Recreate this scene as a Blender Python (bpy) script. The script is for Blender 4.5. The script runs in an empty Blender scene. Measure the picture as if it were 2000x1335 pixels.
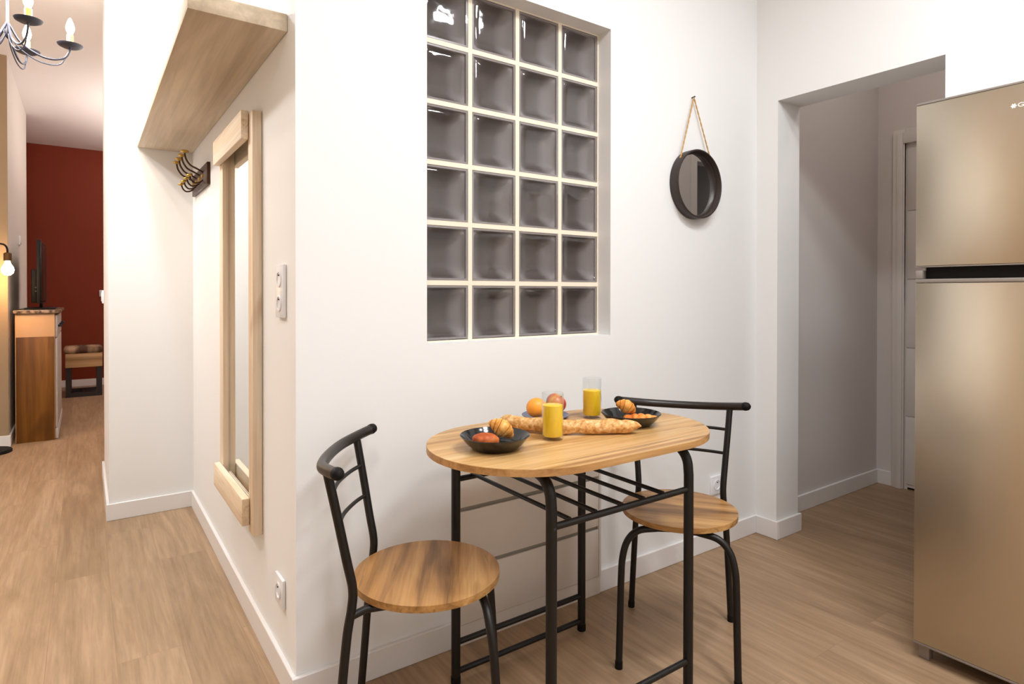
import bpy, bmesh, math, random
from mathutils import Vector, Matrix, noise as mnoise
C = bpy.context.scene.collection
PI = math.pi
random.seed(7)

# ------------------------------------------------------------------ camera
cam_d = bpy.data.cameras.new('camera')
cam = bpy.data.objects.new('camera', cam_d)
C.objects.link(cam)
yaw, pitch, roll = 0.6118, -0.0076, 0.0009
fw = Vector((math.sin(yaw)*math.cos(pitch), math.cos(yaw)*math.cos(pitch), math.sin(pitch)))
rt = Vector((math.cos(yaw), -math.sin(yaw), 0)); up = rt.cross(fw)
r2 = rt*math.cos(roll)+up*math.sin(roll); u2 = -rt*math.sin(roll)+up*math.cos(roll)
M3 = Matrix((r2, u2, -fw)).transposed()
cam.matrix_world = Matrix.Translation((-.4774, -1.7221, 1.1493)) @ M3.to_4x4()
cam_d.sensor_width = 36.0
cam_d.lens = 1189.25/2000*36
cam_d.shift_x = 0.0
cam_d.shift_y = (580.0-667.5)/2000
cam_d.clip_start = 0.05
bpy.context.scene.camera = cam

# ------------------------------------------------------------------ world, colour management
sc = bpy.context.scene
w = bpy.data.worlds.new('world'); sc.world = w; w.use_nodes = True
w.node_tree.nodes['Background'].inputs[0].default_value = (0.75, 0.85, 1.0, 1)
w.node_tree.nodes['Background'].inputs[1].default_value = 0.3
vs = sc.view_settings
vs.view_transform = 'Standard'; vs.look = 'None'; vs.gamma = 1.0; vs.use_curve_mapping = False
vs.exposure = 0.54

def area(name, loc, size, power, col, rot=(0, 0, 0), spread=180, sy=None, parent=None):
    d = bpy.data.lights.new(name, 'AREA'); d.energy = power; d.color = col
    if sy: d.shape = 'RECTANGLE'; d.size = size; d.size_y = sy
    else: d.shape = 'DISK'; d.size = size
    d.spread = math.radians(spread)
    o = bpy.data.objects.new(name, d); C.objects.link(o); o.location = loc; o.rotation_euler = rot
    if parent: o.parent = parent
    return o
def point(name, loc, power, col, r=.02, parent=None):
    d = bpy.data.lights.new(name, 'POINT'); d.energy = power; d.color = col; d.shadow_soft_size = r
    o = bpy.data.objects.new(name, d); C.objects.link(o); o.location = loc
    if parent: o.parent = parent
    return o
NEUT = (.925, .965, 1.0); WARM = (1.0, .88, .78); COOL = (.50, .84, 1.0)
CEIL = 2.9
KITCHEN = [((.80, -1.30), .30, 13.5, NEUT), ((1.35, -1.55), .30, 10, NEUT), ((-.55, -1.50), .40, 8.5, NEUT), ((.55, -2.15), .50, 14, NEUT)]  # refrigerator-side pair inferred from hall shadows; the rest added as fill
KITCHEN_Z = CEIL-.03
for (x, y), s, p, c in KITCHEN:
    area('kitchen_lamp_and_fill_light', (x, y, KITCHEN_Z-.004), s, p, c)
area('passage_fill_light', (-1.55, 1.3, KITCHEN_Z-.004), .35, 20, (.95, .975, 1.0))  # unseen fill added to brighten the passage walls and shelf
area('coat_corner_tint_light', (-.42, 1.15, KITCHEN_Z-.004), .16, 8, COOL, spread=150)  # unseen cool light added to tint the wall beside the shelf
point('lounge_fill_light', (.55, 6.12, 2.56), 10, (1, .84, .72), .08)  # unseen light added to brighten the upper red wall
area('lounge_ceiling_fill_light', (.75, 5.0, 1.93), .2, 32, (1, .90, .86), rot=(PI, 0, 0))  # added uplight, out of view, brightening the passage and lounge ceiling
area('shower_room_fill_light', (1.3, 1.2, KITCHEN_Z-.004), .3, 1.3, (1, .92, .88))  # unseen dim light added behind the glass blocks
area('hall_fill_light', (2.75, -.55, KITCHEN_Z-.004), .25, 1.2, (1, .88, .80))  # unseen light added to brighten the hall walls

# ------------------------------------------------------------------ helpers
def tag(o, label=None, cat=None, group=None, kind=None):
    if label: o['label'] = label
    if cat: o['category'] = cat
    if group: o['group'] = group
    if kind: o['kind'] = kind
    return o
def thing(name, label, cat, loc=(0, 0, 0), rz=0, group=None):
    o = bpy.data.objects.new(name, None); C.objects.link(o)
    o.empty_display_size = .05
    o.location = loc; o.rotation_euler = (0, 0, rz)
    return tag(o, label, cat, group)
def obj(name, bm, m, parent=None, smooth=True, angle=40):
    bmesh.ops.remove_doubles(bm, verts=bm.verts, dist=1e-6)
    bmesh.ops.recalc_face_normals(bm, faces=bm.faces)
    me = bpy.data.meshes.new(name)
    if smooth:
        for f in bm.faces: f.smooth = True
        for e in bm.edges:
            if len(e.link_faces) == 2 and e.calc_face_angle(0) > math.radians(angle): e.smooth = False
    bm.to_mesh(me); bm.free()
    for x in (m if isinstance(m, (list, tuple)) else [m]): me.materials.append(x)
    o = bpy.data.objects.new(name, me); C.objects.link(o)
    if parent: o.parent = parent
    return o
def box(bm, x0, x1, y0, y1, z0, z1, bev=0, seg=2):
    x0, x1 = sorted((x0, x1)); y0, y1 = sorted((y0, y1)); z0, z1 = sorted((z0, z1))
    t = bmesh.new()
    bmesh.ops.create_cube(t, size=1)
    for v in t.verts:
        v.co = Vector(((x0+x1)/2+v.co.x*(x1-x0), (y0+y1)/2+v.co.y*(y1-y0), (z0+z1)/2+v.co.z*(z1-z0)))
    if bev:
        bmesh.ops.bevel(t, geom=list(t.edges), offset=bev, segments=seg, affect='EDGES', profile=.5)
    merge(bm, t)
    return bm
def merge(bm, t, mat=None):
    if mat is not None:
        for v in t.verts: v.co = mat @ v.co
    vm = {v: bm.verts.new(v.co) for v in t.verts}
    for f in t.faces:
        try:
            nf = bm.faces.new([vm[v] for v in f.verts]); nf.material_index = f.material_index
        except ValueError: pass
    t.free()
def B(*a, **k): return box(bmesh.new(), *a, **k)
def catmull(pts, n=8):
    P = [Vector(p) for p in pts]; out = []
    P = [P[0]*2-P[1]]+P+[P[-1]*2-P[-2]]
    for i in range(1, len(P)-2):
        p0, p1, p2, p3 = P[i-1:i+3]
        for k in range(n):
            t = k/n
            out.append(.5*((2*p1)+(p2-p0)*t+(2*p0-5*p1+4*p2-p3)*t*t+(3*p1-p0-3*p2+p3)*t**3))
    out.append(P[-2]); return out
def tube(bm, pts, r, seg=14, cap='flat'):
    """sweep a ring along the points; r is a number or a function of t in 0..1"""
    P = [Vector(p) for p in pts]; n = len(P)
    L = [0]
    for i in range(1, n): L.append(L[-1]+(P[i]-P[i-1]).length)
    T = []
    for i in range(n):
        a = P[max(i-1, 0)]; b = P[min(i+1, n-1)]; T.append((b-a).normalized())
    ref = Vector((0, 0, 1)) if abs(T[0].z) < .9 else Vector((1, 0, 0))
    N = T[0].cross(ref).normalized(); rings = []
    for i in range(n):
        if i: 
            ax = T[i-1].cross(T[i])
            if ax.length > 1e-7:
                N = Matrix.Rotation(T[i-1].angle(T[i]), 3, ax.normalized()) @ N
        Bn = T[i].cross(N).normalized()
        rad = r(L[i]/L[-1]) if callable(r) else r
        rings.append([bm.verts.new(P[i]+(N*math.cos(2*PI*k/seg)+Bn*math.sin(2*PI*k/seg))*rad) for k in range(seg)])
    for i in range(n-1):
        for k in range(seg):
            bm.faces.new([rings[i][k], rings[i][(k+1) % seg], rings[i+1][(k+1) % seg], rings[i+1][k]])
    if cap == 'round':
        for end, sgn in ((0, -1), (n-1, 1)):
            rad = r(0 if end == 0 else 1) if callable(r) else r
            prev = rings[end]
            for q in (1, 2, 3):
                a = q/3*PI/2
                c = P[end]+T[end]*sgn*rad*math.sin(a)
                if q == 3:
                    v = bm.verts.new(c)
                    for k in range(seg): bm.faces.new([prev[k], prev[(k+1) % seg], v])
                else:
                    cur = [bm.verts.new(c+(x.co-P[end]).normalized()*0+(rings[end][k].co-P[end])*math.cos(a)) for k, x in enumerate(prev)]
                    for k in range(seg): bm.faces.new([prev[k], prev[(k+1) % seg], cur[(k+1) % seg], cur[k]])
                    prev = cur
    else:
        bm.faces.new(rings[0]); bm.faces.new(rings[-1])
    return bm
def TB(pts, r, seg=14, cap='flat'): return tube(bmesh.new(), pts, r, seg, cap)
def lathe(bm, prof, seg=40, at=(0, 0, 0), mat=None):
    """profile of (r, z) points turned about z"""
    t = bmesh.new(); rings = []
    for rr, z in prof:
        if rr < 1e-6: rings.append([t.verts.new((0, 0, z))])
        else: rings.append([t.verts.new((rr*math.cos(2*PI*k/seg), rr*math.sin(2*PI*k/seg), z)) for k in range(seg)])
    for a, b in zip(rings, rings[1:]):
        for k in range(seg):
            j = (k+1) % seg
            if len(a) == 1 and len(b) == 1: continue
            if len(a) == 1: t.faces.new([a[0], b[j], b[k]])
            elif len(b) == 1: t.faces.new([a[k], a[j], b[0]])
            else: t.faces.new([a[k], a[j], b[j], b[k]])
    merge(bm, t, (mat or Matrix.Identity(4)) if at == (0, 0, 0) else Matrix.Translation(at) @ (mat or Matrix.Identity(4)))
    return bm
def LT(prof, seg=40, at=(0, 0, 0), mat=None): return lathe(bmesh.new(), prof, seg, at, mat)
def prism(bm, outline, z0, z1, bev=0):
    """outline of (x, y) points raised from z0 to z1"""
    t = bmesh.new()
    a = [t.verts.new((x, y, z0)) for x, y in outline]; b = [t.verts.new((x, y, z1)) for x, y in outline]
    fa = t.faces.new(a); fb = t.faces.new(b); n = len(a)
    for k in range(n): t.faces.new([a[k], a[(k+1) % n], b[(k+1) % n], b[k]])
    if bev:
        es = [e for e in t.edges if (e in fa.edges or e in fb.edges)]
        bmesh.ops.bevel(t, geom=es, offset=bev, segments=2, affect='EDGES', profile=.5)
    merge(bm, t); return bm

# ------------------------------------------------------------------ materials
def srgb(r, g, b):
    f = lambda c: (c/255/12.92 if c/255 <= .04045 else ((c/255+.055)/1.055)**2.4)
    return (f(r), f(g), f(b), 1)
def mat(name, col, rough=.5, metal=0, spec=.5, **kw):
    m = bpy.data.materials.new(name); m.use_nodes = True
    p = m.node_tree.nodes['Principled BSDF']
    p.inputs['Base Color'].default_value = col if len(col) == 4 else (*col, 1)
    p.inputs['Roughness'].default_value = rough; p.inputs['Metallic'].default_value = metal
    p.inputs['Specular IOR Level'].default_value = spec
    for k, v in kw.items(): p.inputs[k.replace('_', ' ')].default_value = v
    return m
def N(m, t, **kw):
    n = m.node_tree.nodes.new(t)
    for k, v in kw.items(): setattr(n, k, v)
    return n
def link(m, a, b): m.node_tree.links.new(a, b)
def noise_tex(m, vec, scale, detail=4, rough=.5, dist=0):
    n = N(m, 'ShaderNodeTexNoise'); n.inputs['Scale'].default_value = scale; n.inputs['Detail'].default_value = detail
    n.inputs['Roughness'].default_value = rough; n.inputs['Distortion'].default_value = dist
    if vec is not None: link(m, vec, n.inputs['Vector'])
    return n
def ramp(m, fac, stops):
    n = N(m, 'ShaderNodeValToRGB'); e = n.color_ramp.elements
    while len(e) < len(stops): e.new(.5)
    for el, (p, c) in zip(e, stops): el.position = p; el.color = c
    if fac is not None: link(m, fac, n.inputs['Fac'])
    return n
def mapping(m, scale=(1, 1, 1), rot=(0, 0, 0), loc=(0, 0, 0), src='Object'):
    tc = N(m, 'ShaderNodeTexCoord'); mp = N(m, 'ShaderNodeMapping')
    mp.inputs['Scale'].default_value = scale; mp.inputs['Rotation'].default_value = rot; mp.inputs['Location'].default_value = loc
    link(m, tc.outputs[src], mp.inputs['Vector']); return mp
def bump(m, h, strength=.2, dist=.002):
    p = m.node_tree.nodes['Principled BSDF']; b = N(m, 'ShaderNodeBump')
    b.inputs['Strength'].default_value = strength; b.inputs['Distance'].default_value = dist
    link(m, h, b.inputs['Height']); link(m, b.outputs['Normal'], p.inputs['Normal']); return b
def paint(name, col, rough=.75, bs=.12):
    m = mat(name, col, rough, spec=.25)
    n = noise_tex(m, mapping(m).outputs['Vector'], 160, 3)
    bump(m, n.outputs['Fac'], bs, .001); return m
def mixc(m, fac, a, b, blend='MIX'):
    n = N(m, 'ShaderNodeMix'); n.data_type = 'RGBA'; n.blend_type = blend
    if isinstance(fac, (int, float)): n.inputs[0].default_value = fac
    else: link(m, fac, n.inputs[0])
    for s, v in ((6, a), (7, b)):
        if isinstance(v, tuple): n.inputs[s].default_value = v
        else: link(m, v, n.inputs[s])
    return n.outputs[2]
def wood(name, dark, mid, light, grain='X', scale=1, rough=.5, knots=.5, vein=.6, src='Object', knotcol=None):
    """grain runs along the named axis of the object"""
    m = mat(name, mid, rough, spec=.35)
    p = m.node_tree.nodes['Principled BSDF']
    st = {'X': (.55, 9, 9), 'Y': (9, .55, 9), 'Z': (9, 9, .55)}[grain]
    s1 = tuple(v*scale for v in st); s2 = tuple(v*scale*6 if v > 1 else v*scale*3 for v in st)
    s3 = {'X': (2.2, 7, 7), 'Y': (7, 2.2, 7), 'Z': (7, 7, 2.2)}[grain]
    a = noise_tex(m, mapping(m, s1, src=src).outputs['Vector'], 1.0, 5, .55, 1.2)
    b = noise_tex(m, mapping(m, s2, src=src).outputs['Vector'], 1.6, 3, .6, .3)
    ca = ramp(m, a.outputs['Fac'], [(.34, dark), (.48, mid), (.62, light)])
    cb = ramp(m, b.outputs['Fac'], [(.3, (.62, .62, .62, 1)), (.6, (1, 1, 1, 1))])
    col = mixc(m, vein, ca.outputs['Color'], cb.outputs['Color'], 'MULTIPLY')
    kn = noise_tex(m, mapping(m, tuple(v*scale for v in s3), loc=(3.1, 1.7, .4), src=src).outputs['Vector'], 1.0, 2, .5, .6)
    ck = ramp(m, kn.outputs['Fac'], [(.66, (0, 0, 0, 1)), (.76, (1, 1, 1, 1))])
    mu = N(m, 'ShaderNodeMath', operation='MULTIPLY'); mu.inputs[1].default_value = knots; link(m, ck.outputs['Color'], mu.inputs[0])
    col = mixc(m, mu.outputs[0], col, knotcol or tuple([c*.45 for c in dark[:3]]+[1]))
    s4 = {'X': (1.6, 26, 26), 'Y': (26, 1.6, 26), 'Z': (26, 26, 1.6)}[grain]
    ck2 = noise_tex(m, mapping(m, tuple(v*scale for v in s4), loc=(7.3, 2.2, 5.1), src=src).outputs['Vector'], 1.0, 3, .5, 1.5)
    c4 = ramp(m, ck2.outputs['Fac'], [(.60, (0, 0, 0, 1)), (.70, (1, 1, 1, 1))])
    m4 = N(m, 'ShaderNodeMath', operation='MULTIPLY'); m4.inputs[1].default_value = knots*.9; link(m, c4.outputs['Color'], m4.inputs[0])
    col = mixc(m, m4.outputs[0], col, knotcol or tuple([c*.6 for c in dark[:3]]+[1]))
    link(m, col, p.inputs['Base Color'])
    bump(m, b.outputs['Fac'], .15, .0006)
    return m
def emit(name, col, strength):
    m = bpy.data.materials.new(name); m.use_nodes = True; nt = m.node_tree; nt.nodes.clear()
    e = nt.nodes.new('ShaderNodeEmission'); e.inputs[0].default_value = col; e.inputs[1].default_value = strength
    o = nt.nodes.new('ShaderNodeOutputMaterial'); nt.links.new(e.outputs[0], o.inputs[0]); return m
def thin_glass(name, tint=(1, 1, 1, 1), gloss=1.0, rough=.02, waves=0):
    """thin pane: see-through with a Fresnel reflection"""
    m = bpy.data.materials.new(name); m.use_nodes = True; nt = m.node_tree; nt.nodes.clear()
    t = nt.nodes.new('ShaderNodeBsdfTransparent'); t.inputs[0].default_value = tint
    g = nt.nodes.new('ShaderNodeBsdfAnisotropic'); g.inputs['Roughness'].default_value = rough; g.inputs['Color'].default_value = (gloss, gloss, gloss, 1)
    lw = nt.nodes.new('ShaderNodeLayerWeight'); lw.inputs['Blend'].default_value = .5
    pw = nt.nodes.new('ShaderNodeMath'); pw.operation = 'POWER'; pw.inputs[1].default_value = 5
    nt.links.new(lw.outputs['Facing'], pw.inputs[0])
    fr = nt.nodes.new('ShaderNodeMath'); fr.operation = 'MULTIPLY_ADD'; fr.inputs[1].default_value = .90; fr.inputs[2].default_value = .045
    nt.links.new(pw.outputs[0], fr.inputs[0])
    mx = nt.nodes.new('ShaderNodeMixShader'); o = nt.nodes.new('ShaderNodeOutputMaterial')
    nt.links.new(fr.outputs[0], mx.inputs[0]); nt.links.new(t.outputs[0], mx.inputs[1]); nt.links.new(g.outputs[0], mx.inputs[2]); nt.links.new(mx.outputs[0], o.inputs[0])
    if waves:
        n = noise_tex(m, mapping(m).outputs['Vector'], 14, 2); b = nt.nodes.new('ShaderNodeBump')
        b.inputs['Strength'].default_value = waves; b.inputs['Distance'].default_value = .01
        nt.links.new(n.outputs['Fac'], b.inputs['Height'])
        nt.links.new(b.outputs[0], g.inputs['Normal']); nt.links.new(b.outputs[0], lw.inputs['Normal'])
    return m

WHITE = paint('white_wall_paint', srgb(236, 235, 234))
CEILM = paint('white_ceiling_paint', srgb(240, 234, 230))
GREYW = paint('hall_wall_paint', srgb(220, 213, 210))
TAUPE = paint('taupe_wall_paint', srgb(158, 134, 106))
REDW = paint('dark_red_wall_paint', srgb(122, 46, 22), .6)
PALEG = paint('pale_grey_wall_paint', srgb(214, 206, 198))
SANDW = paint('sand_reflection_tint_paint', srgb(196, 178, 150))
PLUM = paint('dark_plum_paint', srgb(40, 18, 26), .5)
SHOWER = paint('shower_room_grey_brown_wall', srgb(126, 112, 104), .6)
BASE = mat('white_baseboard_gloss', srgb(232, 228, 226), .35, spec=.4)
DOORM = mat('white_door_lacquer', srgb(226, 220, 216), .4)
BLACK = mat('black_powder_coat', srgb(17, 13, 12), .42, spec=.4)
BLACKR = mat('satin_black_rail', srgb(34, 26, 22), .36, spec=.5)
PLASTIC = mat('white_plastic', srgb(236, 236, 240), .3)
DARKP = mat('dark_plastic', srgb(18, 16, 16), .6, spec=.2)
OAK = wood('rustic_oak_laminate', srgb(158, 112, 64), srgb(200, 154, 96), srgb(220, 182, 128), 'X', .9, .36, .8)
OAKE = wood('rustic_oak_edge_band', srgb(160, 112, 64), srgb(186, 138, 84), srgb(202, 156, 100), 'X', 1.6, .45, .0)
SEATM = wood('rustic_oak_seat_laminate', srgb(124, 86, 46), srgb(176, 128, 74), srgb(200, 154, 96), 'Y', 1.35, .36, .6)
PINE = wood('pale_pine', srgb(218, 190, 158), srgb(236, 216, 190), srgb(244, 230, 210), 'Z', .8, .6, .5, .4, knotcol=srgb(160, 112, 70))
PINEY = wood('pale_pine_rail', srgb(222, 194, 160), srgb(238, 218, 190), srgb(246, 232, 212), 'Y', .8, .6, .4, .4, knotcol=srgb(160, 112, 70))
SHELFM = wood('washed_oak_shelf', srgb(194, 174, 148), srgb(216, 198, 172), srgb(230, 216, 194), 'Y', .5, .6, .25, .5)
ORWOOD = wood('orange_wood_panel', srgb(88, 50, 10), srgb(120, 74, 18), srgb(142, 92, 30), 'Z', .5, .45, .5)
BLOCKW = wood('pale_block_wood', srgb(140, 104, 66), srgb(190, 150, 104), srgb(212, 176, 130), 'X', .5, .5, .7)
BRASS = mat('aged_brass', srgb(186, 150, 70), .32, 1)
BRONZE = mat('dark_bronze', srgb(74, 50, 36), .4, .7)
IRON = mat('iron_grey', srgb(62, 64, 76), .5, .6)
MIRROR = mat('mirror_silver', (.86, .87, .86, 1), .01, 1)
CER = mat('black_glazed_ceramic', srgb(22, 22, 24), .12, spec=.6)
CREAM = mat('cream_lacquer', srgb(196, 152, 108), .5)
LGREY = mat('grey_lacquer', srgb(190, 180, 172), .5)
FRONTM = mat('cream_drawer_front', srgb(222, 212, 202), .4)
GAPM = mat('grey_grip_channel', srgb(150, 144, 132), .5)

def floor_mat():
    m = mat('oak_plank_floor', (.5, .35, .22, 1), .42, spec=.35)
    p = m.node_tree.nodes['Principled BSDF']
    mp = mapping(m, rot=(0, 0, PI/2), loc=(.06, .4, 0))
    br = N(m, 'ShaderNodeTexBrick'); br.offset = .37; br.offset_frequency = 2
    for k, v in (('Scale', 1), ('Mortar Size', .0011), ('Mortar Smooth', .4), ('Bias', 0), ('Brick Width', 1.22), ('Row Height', .18)): br.inputs[k].default_value = v
    br.inputs['Color1'].default_value = (0, 0, 0, 1); br.inputs['Color2'].default_value = (1, 1, 1, 1); br.inputs['Mortar'].default_value = (.5, .5, .5, 1)
    link(m, mp.outputs['Vector'], br.inputs['Vector'])
    # each plank shifts the grain pattern
    cmb = N(m, 'ShaderNodeCombineXYZ'); mu = N(m, 'ShaderNodeMath', operation='MULTIPLY'); mu.inputs[1].default_value = 9
    link(m, br.outputs['Color'], mu.inputs[0]); link(m, mu.outputs[0], cmb.inputs[0]); link(m, mu.outputs[0], cmb.inputs[2])
    tc = N(m, 'ShaderNodeTexCoord'); ad = N(m, 'ShaderNodeVectorMath', operation='ADD')
    link(m, tc.outputs['Object'], ad.inputs[0]); link(m, cmb.outputs[0], ad.inputs[1])
    def mp2(s):
        q = N(m, 'ShaderNodeMapping'); q.inputs['Scale'].default_value = s; link(m, ad.outputs[0], q.inputs['Vector']); return q.outputs['Vector']
    a = noise_tex(m, mp2((9, 1.1, 1)), 1.0, 5, .6, 1.6)
    b = noise_tex(m, mp2((70, 3.2, 1)), 1.0, 4, .65, .4)
    ca = ramp(m, a.outputs['Fac'], [(.28, srgb(150, 121, 92)), (.5, srgb(166, 136, 106)), (.74, srgb(180, 150, 120))])
    cb = ramp(m, b.outputs['Fac'], [(.32, (.72, .72, .72, 1)), (.62, (1.03, 1.03, 1.03, 1))])
    col = mixc(m, .8, ca.outputs['Color'], cb.outputs['Color'], 'MULTIPLY')
    pl = ramp(m, br.outputs['Color'], [(0, (.90, .89, .88, 1)), (1, (1.06, 1.06, 1.06, 1))])
    col = mixc(m, 1, col, pl.outputs['Color'], 'MULTIPLY')
    jf = N(m, 'ShaderNodeMath', operation='MULTIPLY'); jf.inputs[1].default_value = .35; link(m, br.outputs['Fac'], jf.inputs[0])
    col = mixc(m, jf.outputs[0], col, srgb(118, 84, 58))
    link(m, col, p.inputs['Base Color'])
    bump(m, b.outputs['Fac'], .12, .0008)
    return m
FLOORM = floor_mat()

# ------------------------------------------------------------------ structure
def struct(name, bm, m, parent=None, smooth=False):
    o = obj(name, bm, m, parent, smooth)
    if not parent: o['kind'] = 'structure'
    return o
W, D, XE, YE = 2.164, 1.947, -.38, 2.9      # inner corner, return wall, edge wall, its far end
ZD = 2.042                                   # doorway head
XD0, XD1 = 2.164, 2.347
struct('floor', B(-2.8, 3.7, -2.9, 7.6, -.08, 0), FLOORM)
struct('ceiling', B(-2.8, 3.7, -2.9, 7.6, CEIL, CEIL+.08), CEILM)
# front wall with the glass block opening
wx0, wx1, wz0, wz1 = .404, 1.199, .984, 2.171
b = bmesh.new()
box(b, 0, wx0, 0, .2, 0, CEIL); box(b, wx1, W, 0, .2, 0, CEIL); box(b, wx0, wx1, 0, .2, 0, wz0); box(b, wx0, wx1, 0, .2, wz1, CEIL)
struct('wall_front', b, WHITE)
struct('wall_side', B(0, .12, .2, D, 0, CEIL), WHITE)
struct('wall_return', B(XE, .5, D, YE, 0, CEIL), WHITE)
struct('wall_inner_back', B(.12, XD1, D-.05, D, 0, CEIL), SHOWER)
struct('wall_inner_right', B(1.95, W, .2, D-.05, 0, CEIL), WHITE)
struct('wall_inner_left', B(.12, .14, .2, D-.05, 0, CEIL), SHOWER)
# wall with the doorway, in front of which the refrigerator stands
b = bmesh.new()
box(b, XD0, XD1, -.109, .2, 0, CEIL); box(b, XD0, XD1, -.782, -.109, ZD, CEIL); box(b, XD0, XD1, -2.9, -.782, 0, CEIL)
struct('wall_right', b, WHITE)
struct('wall_hall_left', B(XD1, 3.7, .03, .2, 0, CEIL), GREYW)
b = bmesh.new()
box(b, 3.46, 3.6, -2.9, -.97, 0, CEIL); box(b, 3.46, 3.6, -.97, -.14, 2.03, CEIL); box(b, 3.46, 3.6, -.14, .03, 0, CEIL)
struct('wall_hall_end', b, GREYW)
b = bmesh.new()
box(b, XD1, 2.955, -1.12, -1.02, 0, CEIL); box(b, 2.955, 3.46, -1.12, -1.02, 2.06, CEIL)
struct('wall_hall_right', b, GREYW)
struct('wall_dark_room', B(XD1+.2, 3.46, -2.3, -2.2, 0, CEIL), PLUM)
b = bmesh.new()
box(b, 2.905, 2.965, -1.035, -1.0, 0, 2.11, .003); box(b, 2.965, 3.46, -1.035, -1.0, 2.05, 2.11, .003)
struct('trim_1', b, DOORM)
struct('wall_back', B(-2.8, 2.3, -3.0, -2.9, 0, CEIL), WHITE)
struct('wall_left', B(-2.8, -2.7, .7, 4.13, 0, CEIL), WHITE)
struct('wall_kitchen_left', B(-2.8, -2.7, -2.9, .7, 0, CEIL), SANDW)  # real unseen wall; sand colour chosen to tint the refrigerator's reflection
struct('wall_passage_end', B(-2.8, -.945, 4.13, 4.15, 0, CEIL), TAUPE)
struct('wall_lounge_left', B(-1.10, -.945, 4.15, 5.95, 0, CEIL), PALEG)
struct('wall_lounge_recess', B(-1.15, -1.03, 5.95, 7.4, 0, CEIL), REDW)
struct('wall_lounge_end', B(-1.2, 2.6, 7.4, 7.5, 0, CEIL), REDW)
struct('wall_lounge_right', B(2.5, 2.6, 2.9, 7.4, 0, CEIL), WHITE)
struct('wall_lounge_near', B(.5, 2.6, 2.8, 2.9, 0, CEIL), WHITE)
# baseboards
BH, BT = .084, .013
def bb(name, x0, x1, y0, y1): struct(name, B(x0, x1, y0, y1, 0, BH, bev=.002, seg=1), BASE)
CX0, CX1 = .515, 1.133                        # drawer unit on the front wall
bb('baseboard_front', -BT, CX0-.002, -BT, 0)
bb('baseboard_front_right', CX1+.002, W-BT, -BT, 0)
bb('baseboard_side', -BT, 0, 0, D-BT)
bb('baseboard_return', XE-BT, 0, D-BT, D)
bb('baseboard_edge', XE-BT, XE, D, YE)
bb('baseboard_pier', W-BT, W, -.109-BT, 0)
bb('baseboard_jamb', W, XD1+BT, -.109-BT, -.109)
bb('baseboard_hall_left', XD1+BT, 3.46-BT, .03-BT, .03)
bb('baseboard_hall_end', 3.46-BT, 3.46, -.065, .03)
bb('baseboard_passage_end', -2.7, -.932, 4.117, 4.13)
bb('baseboard_lounge_left', -.945, -.932, 4.13, 5.95)
bb('baseboard_lounge_end', -1.03, 2.5, 7.387, 7.4)
# hall door with its casing
t = struct('door_1', B(3.463, 3.515, -.955, -.130, .012, 2.015), DOORM)
b = bmesh.new()
for y0, y1, yi0, yi1 in ((-.125, -.060, -.1255, -.085), (-1.03, -.96, -1.0, -.9595)):
    box(b, 3.440, 3.4595, y0, y1, 0, 2.105, .004); box(b, 3.432, 3.4397, yi0+.008, yi1, 0, 2.085, .003)
box(b, 3.440, 3.4595, -.96, -.125, 2.02, 2.105, .004); box(b, 3.432, 3.4397, -.96, -.118, 2.02, 2.085, .003)
obj('door_casing', b, DOORM, t)
b = bmesh.new()
for k in range(5): box(b, 3.456, 3.4628, -.95, -.132, .03+k*.40, .03+k*.40+.395, .0025)
obj('door_panel', b, DOORM, t)
obj('door_gap_shade', B(3.466, 3.51, -.95, -.135, .002, .0115), DARKP, t)  # dark strip put in for the shade in the gap under the door

# ------------------------------------------------------------------ glass block window
GY = .0657
PIT = .1983
def block_grid():
    win = struct('window_1', window_mortar(), MORTAR)
    first = None
    for i in range(4):
        for k in range(6):
            x = wx0+.0035+PIT*i+PIT/2-.0025; z = wz0+PIT*(k+.5)-.001
            if first is None:
                first = glass_block(); first.parent = win
                first.location = (x, GY, z); kids = list(first.children)
                continue
            o = first.copy(); C.objects.link(o); o.parent = win; o.location = (x, GY, z)
            for c in kids:
                d = c.copy(); C.objects.link(d); d.parent = o
    return win
MORTAR = paint('cream_mortar', srgb(240, 228, 208), .8)
def window_mortar():
    bm = bmesh.new(); h = .0085
    y0, y1 = GY+.002, GY+.088
    for i in range(1, 4):
        x = wx0+.0035+PIT*i-.0025; box(bm, x-h, x+h, y0, y1, wz0, wz1, .001, 1)
    for k in range(1, 6):
        z = wz0+PIT*k-.001; box(bm, wx0, wx1, y0+.0006, y1-.0006, z-h, z+h, .001, 1)
    for x0, x1 in ((wx0, wx0+h), (wx1-.006, wx1)): box(bm, x0, x1, y0+.0018, y1-.0018, wz0, wz1)
    box(bm, wx0, wx1, y0+.0012, y1-.0012, wz0, wz0+.006); box(bm, wx0, wx1, y0+.0012, y1-.0012, wz1-.006, wz1)
    return bm
GB_FRONT = thin_glass('glass_block_front_pane', (.90, .89, .90, 1), 1.0, .05, .10)
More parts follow.
